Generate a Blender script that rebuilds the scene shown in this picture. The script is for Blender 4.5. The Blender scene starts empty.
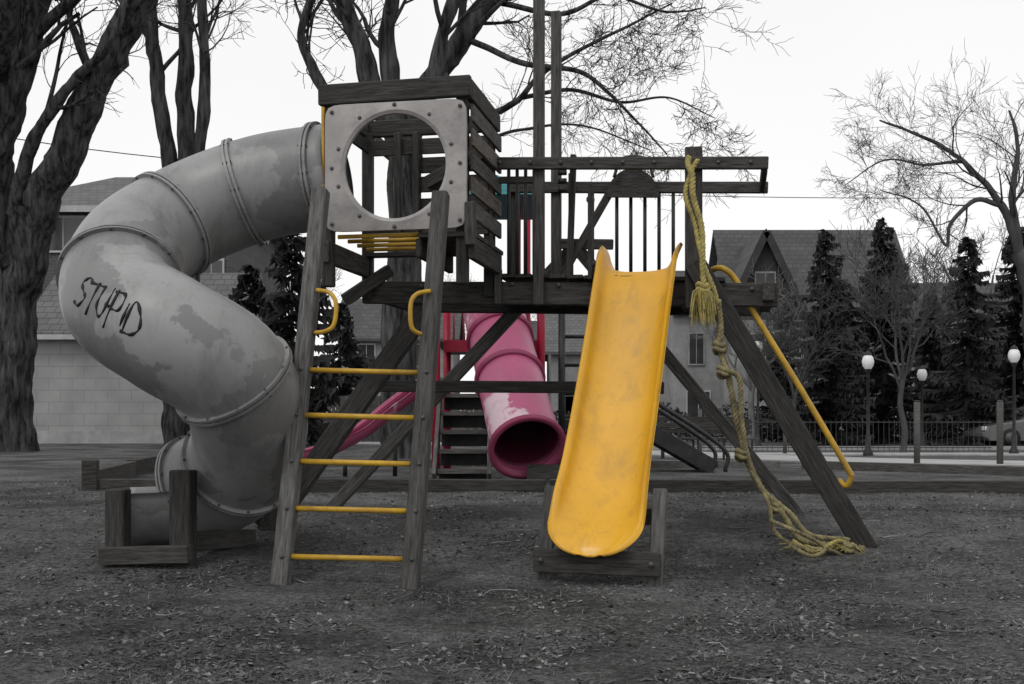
import bpy, bmesh, math, random
from mathutils import Vector, Matrix, noise
from mathutils.bvhtree import BVHTree
F=1138.0
def P(u,v,d): return Vector(((u-512)/F*d, d, 1+(415-v)/F*d))
def V(*a): return Vector(a)
R=random.Random(7)
scene=bpy.context.scene
COL=scene.collection
def lerp(a,b,t): return a+(b-a)*t
def sstep(a,b,x):
    t=max(0,min(1,(x-a)/(b-a))); return t*t*(3-2*t)

# ---------------- materials
def mat(name,c1,c2=None,rough=.7,scale=4.0,stretch=(1,1,1),bump=.0,bscale=None,spec=.3,detail=6,coords='Object',ramp=(.35,.65),c3=None,rand=.0,grime=0,grimec=(.05,.045,.04),gs=(1,1,1),peel=None):
    m=bpy.data.materials.new(name); m.use_nodes=True; nt=m.node_tree; N=nt.nodes; Lk=nt.links
    b=N['Principled BSDF']; b.inputs['Roughness'].default_value=rough
    b.inputs['Specular IOR Level'].default_value=spec
    if c2 is None: c2=tuple(x*.85 for x in c1)
    tc=N.new('ShaderNodeTexCoord'); mp=N.new('ShaderNodeMapping'); mp.inputs['Scale'].default_value=stretch
    Lk.new(tc.outputs[coords],mp.inputs[0])
    src=mp.outputs[0]
    if rand>0:
        oi=N.new('ShaderNodeObjectInfo'); ad=N.new('ShaderNodeVectorMath'); ad.operation='ADD'
        ml=N.new('ShaderNodeMath'); ml.operation='MULTIPLY'; ml.inputs[1].default_value=37
        Lk.new(oi.outputs['Random'],ml.inputs[0]); Lk.new(mp.outputs[0],ad.inputs[0]); Lk.new(ml.outputs[0],ad.inputs[1]); src=ad.outputs[0]
    nz=N.new('ShaderNodeTexNoise'); nz.inputs['Scale'].default_value=scale; nz.inputs['Detail'].default_value=detail; nz.inputs['Roughness'].default_value=.65
    Lk.new(src,nz.inputs['Vector'])
    cr=N.new('ShaderNodeValToRGB'); cr.color_ramp.elements[0].position=ramp[0]; cr.color_ramp.elements[1].position=ramp[1]
    cr.color_ramp.elements[0].color=(*c1,1); cr.color_ramp.elements[1].color=(*c2,1)
    if c3: e=cr.color_ramp.elements.new(min(.98,ramp[1]+.1)); e.color=(*c3,1)
    Lk.new(nz.outputs[0],cr.inputs[0]); out=cr.outputs[0]
    n2=N.new('ShaderNodeTexNoise'); n2.inputs['Scale'].default_value=scale*.23+.3; n2.inputs['Detail'].default_value=4
    Lk.new(tc.outputs[coords],n2.inputs['Vector'])
    mr=N.new('ShaderNodeMapRange'); mr.inputs[1].default_value=.3; mr.inputs[2].default_value=.7; mr.inputs[3].default_value=.78; mr.inputs[4].default_value=1.12
    Lk.new(n2.outputs[0],mr.inputs[0])
    mx=N.new('ShaderNodeVectorMath'); mx.operation='SCALE'; Lk.new(out,mx.inputs[0]); Lk.new(mr.outputs[0],mx.inputs['Scale'])
    fin=mx.outputs[0]
    if peel:
        (psc,plo,phi,pcol)=peel
        npz=N.new('ShaderNodeTexNoise'); npz.inputs['Scale'].default_value=psc; npz.inputs['Detail'].default_value=10; npz.inputs['Roughness'].default_value=.6; Lk.new(tc.outputs[coords],npz.inputs[0])
        rp_=N.new('ShaderNodeMapRange'); rp_.inputs[1].default_value=plo; rp_.inputs[2].default_value=phi; Lk.new(npz.outputs[0],rp_.inputs[0])
        mp_=N.new('ShaderNodeMixRGB'); mp_.inputs[2].default_value=(*pcol,1); Lk.new(rp_.outputs[0],mp_.inputs[0]); Lk.new(fin,mp_.inputs[1]); fin=mp_.outputs[0]
    if rand>0:
        rr_=N.new('ShaderNodeMapRange'); rr_.inputs[3].default_value=.75; rr_.inputs[4].default_value=1.3; Lk.new(oi.outputs['Random'],rr_.inputs[0])
        m5=N.new('ShaderNodeVectorMath'); m5.operation='SCALE'; Lk.new(fin,m5.inputs[0]); Lk.new(rr_.outputs[0],m5.inputs['Scale']); fin=m5.outputs[0]
    if grime:
        mg=N.new('ShaderNodeMapping'); mg.inputs['Scale'].default_value=gs; Lk.new(tc.outputs[coords],mg.inputs[0])
        prev=fin
        for (sc_,lo,hi,amt) in ((2.6,.5,.72,grime),(11,.56,.75,grime*.8),(38,.60,.76,grime*.8)):
            ng=N.new('ShaderNodeTexNoise'); ng.inputs['Scale'].default_value=sc_; ng.inputs['Detail'].default_value=9; ng.inputs['Roughness'].default_value=.7; ng.inputs['Distortion'].default_value=.4; Lk.new(mg.outputs[0],ng.inputs[0])
            rg_=N.new('ShaderNodeMapRange'); rg_.inputs[1].default_value=lo; rg_.inputs[2].default_value=hi; rg_.inputs[3].default_value=0; rg_.inputs[4].default_value=amt; Lk.new(ng.outputs[0],rg_.inputs[0])
            mm=N.new('ShaderNodeMixRGB'); mm.inputs[2].default_value=(*grimec,1); Lk.new(rg_.outputs[0],mm.inputs[0]); Lk.new(prev,mm.inputs[1]); prev=mm.outputs[0]
        fin=prev
    Lk.new(fin,b.inputs['Base Color'])
    if bump:
        bp=N.new('ShaderNodeBump'); bp.inputs['Strength'].default_value=bump; bp.inputs['Distance'].default_value=.02
        if bscale:
            n3=N.new('ShaderNodeTexNoise'); n3.inputs['Scale'].default_value=bscale; n3.inputs['Detail'].default_value=8; Lk.new(src,n3.inputs['Vector']); Lk.new(n3.outputs[0],bp.inputs['Height'])
        else: Lk.new(nz.outputs[0],bp.inputs['Height'])
        Lk.new(bp.outputs[0],b.inputs['Normal'])
    return m
def g(x,y=None): return (x,x,x)
M_wood=mat('weathered_wood',(.018,.0175,.017),(.085,.081,.077),.8,6,(1,10,10),.6,None,.2,9,rand=1,ramp=(.3,.72))
M_wood2=mat('weathered_wood_light',(.035,.034,.033),(.15,.145,.14),.8,6,(1,10,10),.6,None,.2,9,rand=1,ramp=(.3,.72))
M_wood3=mat('worn_plank',(.07,.062,.056),(.19,.17,.155),.8,6,(1,9,9),.5,None,.2,9,rand=1)
M_yel=mat('yellow_plastic',(.76,.40,.024),(.64,.33,.02),.34,3,(1,1,.5),.05,30,.45,ramp=(.3,.75),grime=.5,grimec=(.30,.18,.055),gs=(2.6,2.6,.6))
M_yelp=mat('yellow_paint_metal',(.60,.36,.03),(.42,.24,.03),.45,9,spec=.35,grime=.6,grimec=(.15,.1,.04))
M_grey=mat('grey_plastic',g(.27),g(.23),.42,2.2,(1,1,1),.05,25,.4,ramp=(.35,.7),grime=.6,grimec=g(.085),gs=(1.6,1.6,.45),peel=(1.25,.52,.535,g(.17)))
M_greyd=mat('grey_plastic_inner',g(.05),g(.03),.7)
M_panel=mat('panel_plastic',(.29,.275,.27),(.37,.35,.34),.5,5,(1,1,1),.05,30,.3,grime=.6,grimec=g(.1))
M_black=mat('black_metal',g(.012),g(.03),.5,8)
M_iron=mat('grey_iron',g(.05),g(.08),.7,8)  # paler than the black metal so the far railings read fainter
M_ink=mat('spray_ink',g(.006),g(.01),.6)
M_bolt=mat('bolt_steel',g(.05),g(.1),.4)
M_pink=mat('pink_plastic',(.36,.06,.14),(.30,.05,.115),.36,3,spec=.4,ramp=(.3,.7),grime=.4,grimec=(.12,.05,.07))
M_pinkw=mat('pink_plastic_faded',(.37,.075,.16),(.33,.065,.14),.38,2.2,spec=.4,ramp=(.35,.7),grime=.35,grimec=(.14,.07,.09),peel=(1.5,.57,.60,(.5,.36,.41)))
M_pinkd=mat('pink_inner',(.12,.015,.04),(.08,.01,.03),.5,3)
M_red=mat('red_paint',(.36,.008,.035),(.26,.006,.03),.45,5,grime=.3)
M_teal=mat('teal_paint',(.01,.20,.21),(.01,.13,.15),.5,5)
M_bark=mat('bark',g(.014),g(.10),.95,4.5,(2.2,2.2,.32),1.0,None,.1,10,ramp=(.38,.66))
M_bark2=mat('bark_far',g(.06),g(.10),.95,4,(1,1,.4),.4,None,.1)
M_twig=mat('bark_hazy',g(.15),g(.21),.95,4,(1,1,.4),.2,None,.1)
M_needle=mat('spruce_needles',g(.022),g(.055),.85,1.4,spec=.15)
M_rope=mat('rope_fibre',(.42,.34,.10),(.22,.19,.09),.9,30,bump=.4)
M_rope2=mat('rope_dirty',(.29,.25,.12),(.10,.09,.06),.9,14,bump=.4)
M_conc=mat('concrete',g(.30),g(.38),.85,3,bump=.1,bscale=30,grime=.3,grimec=g(.15))
M_asph=mat('asphalt',g(.05),g(.075),.9,8,bump=.2,bscale=60)
M_stucco=mat('stucco',g(.23),g(.30),.9,2,bump=.1,bscale=20)
M_white=mat('painted_block',g(.33),g(.42),.8,1.5,bump=.1,bscale=20)
M_trim=mat('dark_trim',g(.03),g(.045),.7)
M_wtrim=mat('white_trim',g(.38),g(.45),.6)
M_glass=mat('window_glass',g(.03),g(.05),.1,1,spec=.6)
M_globe=mat('lamp_globe',g(.75),g(.7),.3)
M_car=mat('car_paint',g(.12),g(.11),.2,2,spec=.6)
M_tyre=mat('tyre',g(.012),g(.02),.8)
M_litter=mat('litter_bits',g(.04),g(.13),.9,3,detail=3,ramp=(.3,.7),c3=g(.18))
M_litter2=mat('litter_bits_pale',g(.13),g(.28),.9,3)

def brickmat(name,c1,c2,mo,sc,bw=.5,rh=.25,ms=.02):
    m=bpy.data.materials.new(name); m.use_nodes=True; nt=m.node_tree; N=nt.nodes; Lk=nt.links
    b=N['Principled BSDF']; b.inputs['Roughness'].default_value=.9
    tc=N.new('ShaderNodeTexCoord'); mp=N.new('ShaderNodeMapping'); mp.inputs['Rotation'].default_value=(math.radians(-90),0,0)
    Lk.new(tc.outputs['Object'],mp.inputs[0])
    br=N.new('ShaderNodeTexBrick'); br.inputs['Scale'].default_value=sc; br.inputs['Color1'].default_value=(*c1,1); br.inputs['Color2'].default_value=(*c2,1); br.inputs['Mortar'].default_value=(*mo,1)
    br.inputs['Mortar Size'].default_value=ms; br.inputs['Brick Width'].default_value=bw; br.inputs['Row Height'].default_value=rh
    Lk.new(mp.outputs[0],br.inputs[0])
    nz=N.new('ShaderNodeTexNoise'); nz.inputs['Scale'].default_value=1.2; nz.inputs['Detail'].default_value=8
    mr=N.new('ShaderNodeMapRange'); mr.inputs[3].default_value=.6; mr.inputs[4].default_value=1.3; Lk.new(tc.outputs['Object'],nz.inputs[0]); Lk.new(nz.outputs[0],mr.inputs[0])
    mx=N.new('ShaderNodeVectorMath'); mx.operation='SCALE'; Lk.new(br.outputs[0],mx.inputs[0]); Lk.new(mr.outputs[0],mx.inputs['Scale']); Lk.new(mx.outputs[0],b.inputs['Base Color'])
    return m
M_brick=brickmat('dark_brick',g(.08),g(.055),g(.12),2.2)
M_block=brickmat('block_wall',g(.33),g(.31),g(.25),.9,.6,.3,.012)
M_shing=brickmat('shingles',g(.13),g(.10),g(.07),1.6,.5,.3,.03)
M_shing2=brickmat('shingles_dark',g(.085),g(.065),g(.05),1.2,.5,.3,.03)

# ---------------- object helpers
def empty(name,loc=(0,0,0)):
    e=bpy.data.objects.new(name,None); COL.objects.link(e); e.location=loc; e.empty_display_size=.2; return e
def link(o,parent):
    COL.objects.link(o)
    if parent is not None:
        o.parent=parent; o.matrix_parent_inverse=Matrix.Translation(-parent.location)
def meshobj(name,vs,fs,m,parent=None,smooth=False,matrix=None):
    me=bpy.data.meshes.new(name); me.from_pydata([tuple(v) for v in vs],[],fs)
    if m: 
        for mm in (m if isinstance(m,list) else [m]): me.materials.append(mm)
    if smooth: me.polygons.foreach_set('use_smooth',[True]*len(me.polygons))
    me.update()
    o=bpy.data.objects.new(name,me)
    link(o,parent)
    return o
def boxmesh(name,sx,sy,sz,m,parent,matrix,bevel=.006):
    bm=bmesh.new(); bmesh.ops.create_cube(bm,size=1)
    for v in bm.verts: v.co=Vector((v.co.x*sx,v.co.y*sy,v.co.z*sz))
    if bevel>0: bmesh.ops.bevel(bm,geom=bm.edges[:],offset=min(bevel,min(sx,sy,sz)*.3),segments=1,affect='EDGES')
    me=bpy.data.meshes.new(name); bm.to_mesh(me); bm.free(); me.materials.append(m)
    o=bpy.data.objects.new(name,me); link(o,parent); o.matrix_basis=matrix; return o
def beam(name,p0,p1,w,h,m,parent,up=V(0,0,1),bevel=.006,roll=0):
    p0=Vector(p0); p1=Vector(p1); x=(p1-p0); L=x.length; x.normalize()
    if abs(x.dot(up))>.97: up=V(0.19,.98,0)
    y=up.cross(x).normalized(); z=x.cross(y)
    mtx=Matrix((x,y,z)).transposed().to_4x4(); mtx.translation=(p0+p1)/2
    return boxmesh(name,L,w,h,m,parent,mtx,bevel)
def box(name,c,s,m,parent,rz=0,bevel=.0):
    return boxmesh(name,s[0],s[1],s[2],m,parent,Matrix.Translation(c)@Matrix.Rotation(rz,4,'Z'),bevel)
def catmull(pts,n=8):
    pts=[Vector(p) for p in pts]; out=[]
    q=[pts[0]*2-pts[1]]+pts+[pts[-1]*2-pts[-2]]
    for i in range(1,len(q)-2):
        for k in range(n):
            t=k/n; a,b,c,d=q[i-1],q[i],q[i+1],q[i+2]
            out.append(.5*((2*b)+(c-a)*t+(2*a-5*b+4*c-d)*t*t+(3*b-a-3*c+d)*t**3))
    out.append(pts[-1]); return out
def frames(pts):
    T=[]
    for i in range(len(pts)):
        a=pts[max(0,i-1)]; b=pts[min(len(pts)-1,i+1)]; T.append((b-a).normalized())
    u=V(0,0,1)
    if abs(T[0].dot(u))>.9: u=V(1,0,0)
    n=(u-T[0]*u.dot(T[0])).normalized(); out=[]
    for t in T:
        n=(n-t*n.dot(t))
        if n.length<1e-5: n=t.orthogonal()
        n.normalize(); out.append((t,n,t.cross(n)))
    return out
def tube_geo(pts,rad,n,vs,fs,cap=True):
    fr=frames(pts); b0=len(vs)
    for i,p in enumerate(pts):
        r=rad[i] if isinstance(rad,(list,tuple)) else rad
        t,nn,bb=fr[i]
        for k in range(n):
            a=2*math.pi*k/n; vs.append(p+nn*(math.cos(a)*r)+bb*(math.sin(a)*r))
    for i in range(len(pts)-1):
        for k in range(n):
            k2=(k+1)%n; a=b0+i*n
            fs.append((a+k,a+k2,a+n+k2,a+n+k))
    if cap:
        fs.append(tuple(b0+k for k in reversed(range(n)))); e=b0+(len(pts)-1)*n; fs.append(tuple(e+k for k in range(n)))
def pipe(name,pts,r,m,parent,n=12,sp=True,seg=8):
    p=catmull(pts,seg) if sp else [Vector(q) for q in pts]
    vs=[];fs=[]; tube_geo(p,r,n,vs,fs); return meshobj(name,vs,fs,m,parent,True)
def hollow(name,p,r,m,parent,n=40,th=.012,a0=0,a1=2*math.pi,ref=None):
    """thin walled tube or trough with both skins"""
    fr=frames(p); vs=[];fs=[]; full=abs(a1-a0-2*math.pi)<1e-4; cols=n if full else n+1
    for rr in (r,r-th):
        for i,q in enumerate(p):
            t,nn,bb=fr[i]
            if ref is not None:
                nn=(ref-t*ref.dot(t)).normalized(); bb=t.cross(nn)
            for k in range(cols):
                a=lerp(a0,a1,k/n); vs.append(q+nn*math.cos(a)*rr+bb*math.sin(a)*rr)
    off=len(p)*cols
    for i in range(len(p)-1):
        for k in range(n):
            k2=(k+1)%cols; a=i*cols
            fs.append((a+k,a+k2,a+cols+k2,a+cols+k)); fs.append((off+a+k,off+a+cols+k,off+a+cols+k2,off+a+k2))
    for e in (0,(len(p)-1)*cols):
        for k in range(n):
            k2=(k+1)%cols; fs.append((e+k,e+k2,off+e+k2,off+e+k))
    if not full:
        for i in range(len(p)-1):
            for k in (0,cols-1):
                a=i*cols+k; fs.append((a,a+cols,off+a+cols,off+a))
    return meshobj(name,vs,fs,m,parent,True)
def cyl(name,p0,p1,r,m,parent,n=14): return pipe(name,[p0,p1],r,m,parent,n,False)

# ---------------- ground
KN=[(-50,0),(6.7,0),(7.7,.11),(9.6,.2),(13,.2)]
def gz(x,y):
    z=.2
    for (a,za),(b,zb) in zip(KN,KN[1:]):
        if y<b: z=lerp(za,zb,max(0,(y-a)/(b-a))); break
    if y>13:
        r=sstep(-3,6,x); z=lerp(.2,lerp(.2,-.1,sstep(13,34,y)),r)
    if y<18: z+=.022*noise.noise(V(x*.9,y*.9,0))*sstep(18,12,y)+.016*noise.noise(V(x*3,y*3,4))*sstep(16,10,y)
    return z
ys=[-30,-10,0,2]; y=3.0
while y<14: ys.append(y); y+=.08
while y<40: ys.append(y); y+=.7
while y<100: ys.append(y); y+=6
ys+= [130,200,400,900]
xs=[-900,-300,-120,-60,-40,-30,-22,-16,-12,-9,-7.5]; x=-6.6
while x<7.5: xs.append(x); x+=.1
xs+=[8.2,9,10,12,15,18,24,32,45,70,130,300,900]
vs=[(x,y,gz(x,y)) for y in ys for x in xs]; nx=len(xs)
fs=[(j*nx+i,j*nx+i+1,(j+1)*nx+i+1,(j+1)*nx+i) for j in range(len(ys)-1) for i in range(nx-1)]
M_ground=bpy.data.materials.new('dirt_and_dead_grass'); M_ground.use_nodes=True
nt=M_ground.node_tree;N=nt.nodes;Lk=nt.links;b=N['Principled BSDF'];b.inputs['Roughness'].default_value=.95;b.inputs['Specular IOR Level'].default_value=.1
tc=N.new('ShaderNodeTexCoord')
def nz(s,d=8,r=.7,st=None):
    n=N.new('ShaderNodeTexNoise'); n.inputs['Scale'].default_value=s;n.inputs['Detail'].default_value=d;n.inputs['Roughness'].default_value=r;Lk.new(tc.outputs['Object'],n.inputs['Vector']);return n
def ramp(src,a,b_,c0,c1):
    r=N.new('ShaderNodeValToRGB');r.color_ramp.elements[0].position=a;r.color_ramp.elements[1].position=b_;r.color_ramp.elements[0].color=(*g(c0),1);r.color_ramp.elements[1].color=(*g(c1),1);Lk.new(src,r.inputs[0]);return r
A=ramp(nz(26,10,.85).outputs[0],.38,.64,.022,.19); B=ramp(nz(.9,8,.7).outputs[0],.4,.6,.5,1.3); C=ramp(nz(70,5,.8).outputs[0],.35,.68,.4,1.75)
m1=N.new('ShaderNodeVectorMath');m1.operation='MULTIPLY';Lk.new(A.outputs[0],m1.inputs[0]);Lk.new(B.outputs[0],m1.inputs[1])
m2=N.new('ShaderNodeVectorMath');m2.operation='MULTIPLY';Lk.new(m1.outputs[0],m2.inputs[0]);Lk.new(C.outputs[0],m2.inputs[1]);Lk.new(m2.outputs[0],b.inputs['Base Color'])
bp=N.new('ShaderNodeBump');bp.inputs['Strength'].default_value=1.0;bp.inputs['Distance'].default_value=.035;Lk.new(nz(18,10,.8).outputs[0],bp.inputs['Height']);Lk.new(bp.outputs[0],b.inputs['Normal'])
meshobj('ground',vs,fs,M_ground,None,True)

# litter / dead grass: one mesh
vs=[];fs=[];mi=[]
cnt=0
def blade(p,a,L,w,el,c):
    d=V(math.cos(a)*math.cos(el),math.sin(a)*math.cos(el),math.sin(el)); s=V(-math.sin(a),math.cos(a),R.uniform(-.4,.4))*w
    q=p+d*L; k=len(vs); vs.extend([p-s,p+s,q+s*.4,q-s*.4]); fs.append((k,k+1,k+2,k+3)); mi.append(c)
while cnt<75000:
    yy=3.9+10*(R.random()**1.4); xx=R.uniform(-.56,.56)*yy*1.05
    dens=noise.noise(V(xx*1.1,yy*1.1,7))+.6*noise.noise(V(xx*4,yy*4,2))
    if R.random()>.45+dens*1.2: continue
    cnt+=1
    z=gz(xx,yy)
    t=R.random(); a=R.gauss(0,.7)+(3.14 if R.random()<.5 else 0) if R.random()<.5 else R.uniform(0,6.28)
    if t<.6:
        blade(V(xx,yy,z+.002),a,R.uniform(.010,.05),R.uniform(.0009,.0021),R.uniform(-.05,.75),1 if R.random()<.2 else 0)
    else:
        L=R.uniform(.004,.014); w=L*R.uniform(.3,.9)
        if R.random()<.015: L*=2.0
        d=V(math.cos(a),math.sin(a),R.uniform(-.3,.5))*L; s=V(-math.sin(a),math.cos(a),R.uniform(-.4,.4))*w
        p=V(xx,yy,z+.006); k=len(vs); vs+= [p-d-s,p+d-s*.7,p+d+s,p-d+s*.8]; fs.append((k,k+1,k+2,k+3)); mi.append(1 if R.random()<.18 else 0)
for i in range(420): # sparse tufts
    yy=4.0+9*R.random(); xx=R.uniform(-.56,.56)*yy
    if noise.noise(V(xx*.8,yy*.8,11))<-.05: continue
    for k in range(14):
        px_,py_=xx+R.gauss(0,.025),yy+R.gauss(0,.025); blade(V(px_,py_,gz(px_,py_)-.002),R.uniform(0,6.28),R.uniform(.015,.045),.0016,R.uniform(.3,1.35),1 if R.random()<.2 else 0)
for i in range(380): # curled dead leaves
    yy=4.0+10*R.random(); xx=R.uniform(-.56,.56)*yy; z=gz(xx,yy); L=R.uniform(.010,.024); a=R.uniform(0,6.28)
    d=V(math.cos(a),math.sin(a),R.uniform(-.2,.3)); s=V(-math.sin(a),math.cos(a),0); k=len(vs); c_=V(xx,yy,z+.006); cu=R.uniform(.2,.7)*L
    vs+=[c_-d*L,c_-s*L*.5+V(0,0,cu),c_,c_+s*L*.5+V(0,0,cu),c_+d*L*1.1+V(0,0,cu*.5)]; fs+=[(k,k+1,k+2),(k,k+2,k+3),(k+1,k+4,k+2),(k+2,k+4,k+3)]; mi+=[R.choice((0,1))]*4
for i in range(70):
    yy=R.uniform(4.2,11); xx=R.uniform(-.5,.5)*yy; a=R.uniform(0,6.28); L=R.uniform(.05,.28); p=[V(xx,yy,gz(xx,yy)+.008)]
    for k in range(3):
        a+=R.uniform(-.5,.5); q=p[-1]+V(math.cos(a),math.sin(a),0)*L/3; q.z=gz(q.x,q.y)+R.uniform(.006,.025); p.append(q)
    n0=len(fs); tube_geo(p,[.004,.003,.0025,.0015],4,vs,fs); mi+=[R.choice((0,0,1))]*(len(fs)-n0)
for i in range(6):
    yy=R.uniform(5,9.5); xx=R.uniform(1.5,3.6)*yy/8; a=R.uniform(-.8,.4); p=[V(xx,yy,gz(xx,yy)+.01)]
    for k in range(5):
        a+=R.uniform(-.3,.3); q=p[-1]+V(math.cos(a),math.sin(a),0)*.09; q.z=gz(q.x,q.y)+R.uniform(.01,.05); p.append(q)
        n0=len(fs); b_=a+R.choice((-.8,.8)); tube_geo([q,q+V(math.cos(b_)*.07,math.sin(b_)*.07,.02)],[.003,.001],3,vs,fs); mi+=[0]*(len(fs)-n0)
    n0=len(fs); tube_geo(p,[.006,.005,.005,.004,.003,.002],4,vs,fs); mi+=[0]*(len(fs)-n0)
o=meshobj('dead_grass_litter',vs,fs,[M_litter,M_litter2]); o.data.polygons.foreach_set('material_index',mi)

# ---------------- paths, road, timbers
def strip(name,pts,w,m,h=.03,parent=None):
    pts=[V(a,b_,0) for a,b_ in pts]
    fine=catmull(pts,12); vs=[];fs=[]; K=6
    for i,p in enumerate(fine):
        d=(fine[min(i+1,len(fine)-1)]-fine[max(0,i-1)]).normalized(); s=V(-d.y,d.x,0)*w/2
        row=[p+s*(-1+2*k/K) for k in range(K+1)]
        vs.append(V(row[0].x,row[0].y,gz(row[0].x,row[0].y)-.3))
        for q in row: vs.append(V(q.x,q.y,gz(q.x,q.y)+h))
        vs.append(V(row[-1].x,row[-1].y,gz(row[-1].x,row[-1].y)-.3))
    c=K+3
    for i in range(len(fine)-1):
        for k in range(c-1): a=i*c+k; fs.append((a,a+1,a+c+1,a+c))
    return meshobj(name,vs,fs,m,parent)
strip('footpath',[(3.5,33),(5.4,28),(7.6,22.4),(11,19.4),(17,18.2),(30,18)],3.8,M_conc,.03)
strip('footpath',[(-6,31.5),(4,31.2),(12,31),(25,31),(40,31.5)],2.0,M_conc,.035)
strip('kerb',[(3,35.5),(30,36.2),(60,37)],.18,M_conc,.12)
strip('road',[(3,41),(30,41.6),(70,42.5)],10,M_asph,.02)
def timber(name,a,b_,h=.15,m=M_wood):
    e=empty(name,(a[0],a[1],gz(*a)))
    n=max(1,int((V(*a)-V(*b_)).length/2.4)); 
    for i in range(n):
        p=V(*a).lerp(V(*b_),i/n+.002); q=V(*a).lerp(V(*b_),(i+1)/n-.002)
        beam(f'timber_{i}',V(p.x,p.y,gz(p.x,p.y)+h/2-.02+R.uniform(-.01,.01)),V(q.x,q.y,gz(q.x,q.y)+h/2-.02+R.uniform(-.01,.01)),.14,h,m,e)
timber('timber_edging',(-2.5,12.0),(9,11.5),.15)
timber('timber_edging',(-4.55,12.2),(-2.6,12.1),.13)
timber('timber_edging',(-4.6,12.4),(-5.4,17.5),.22)
timber('timber_edging',(-5.4,17.6),(4.2,17.8),.14,M_wood2)
timber('timber_edging',(4.5,17.6),(9.2,12.4),.15,M_wood2)
box('timber_post',V(-4.5,12.15,.34),(.16,.16,.36),M_wood,None,0.2,.01)

# ---------------- play structure
ex=V(.982,-.191,0); ey=V(.191,.982,0); O=V(-.286,7.4,0)
def Lc(x,y,z): return O+ex*x+ey*y+V(0,0,z-.042*max(0,x-.1))
PS=empty('wooden_play_structure',(0.3,8.2,.1))
LD=empty('play_ladder',(-1.0,6.7,0))
lf,lt=V(-1.364,6.69,-.02),P(321,190,7.33); rf,rt=V(-.59,6.58,-.02),P(441,193,7.2)
beam('rail_left',lf,lt,.1,.088,M_wood2,LD,up=ey,bevel=.008); beam('rail_right',rf,rt,.1,.088,M_wood2,LD,up=ey,bevel=.008)
for i in range(5):
    t=.068+.113*i; a=lf.lerp(lt,t+.006); b_=rf.lerp(rt,t+.006)
    pipe(f'rung_{i}',[a,b_],.0165,M_yelp,LD,12,False)
    for q in (a,b_):
        n=V(0,-1,0.1); cyl('rung_bolt',q+n*.045,q+n*.056,.012,M_bolt,LD,8)
def handle(nm,pts): pipe(nm,pts,.014,M_yelp,LD,10,True,6)
handle('grab_handle_left',[P(314,333,7.08),P(326,331,7.03),P(334,324,7.02),P(336,304,7.02),P(330,293,7.04),P(317,290,7.1)])
handle('grab_handle_right',[P(430,336,6.98),P(416,332,6.92),P(411,324,6.9),P(411,303,6.9),P(417,294,6.92),P(430,291,6.98)])
# cabin
W_=.975; D_=.9
z0,z1=2.235,3.19
def cab_beam(n,a,b_,w,h,m=M_wood,**k): return beam(n,Lc(*a),Lc(*b_),w,h,m,PS,**k)
for n,x,y in (('fl',-W_,0.06),('fr',-.05,.06),('bl',-W_,D_),('br',-.05,D_)):
    cab_beam('cabin_post_'+n,(x,y,1.86),(x,y,z1-.1),.075,.075)
cab_beam('cabin_top_front',(-W_-.045,0,z1-.06),(.02,0,z1-.05),.05,.135)
cab_beam('cabin_top_back',(-W_-.045,D_+.03,z1-.06),(.02,D_+.03,z1-.06),.05,.12)
cab_beam('cabin_top_right',(0.0,.028,z1-.06),(0.0,D_,z1-.06),.045,.13)
cab_beam('cabin_top_left',(-W_-.02,.028,z1-.06),(-W_-.02,D_,z1-.06),.045,.13)
for i in range(5):
    z=z1-.215-i*.158
    cab_beam(f'side_slat_{i}',(0.02,.03,z),(0.02,D_+.04,z),.024,.112,M_wood3 if i in(1,3) else M_wood2,bevel=.004)
for i,z in enumerate((z1-.22,z1-.36,z1-.50,z1-.66,z1-.82)):
    cab_beam(f'back_slat_{i}',(-W_+(.05 if i in(0,4) else .36),D_-.04,z),(-.05,D_-.04,z),.022,.115,M_wood,bevel=.004)
cab_beam('back_upright',(-.58,D_-.065,2.25),(-.58,D_-.065,z1-.12),.05,.07)
cab_beam('back_upright2',(-.72,D_-.065,2.25),(-.72,D_-.065,z1-.12),.05,.07)
cab_beam('back_diag',(-.5,D_-.1,z1-.5),(-.05,D_-.1,z1-.28),.03,.09)
cab_beam('left_slat',(-W_-.0,.05,z1-.2),(-W_-.0,D_,z1-.2),.02,.1)
cab_beam('yellow_edge_strip',(-W_-.012,-.012,2.52),(-W_-.012,-.012,z1-.14),.02,.018,M_yelp,bevel=.002)
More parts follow.
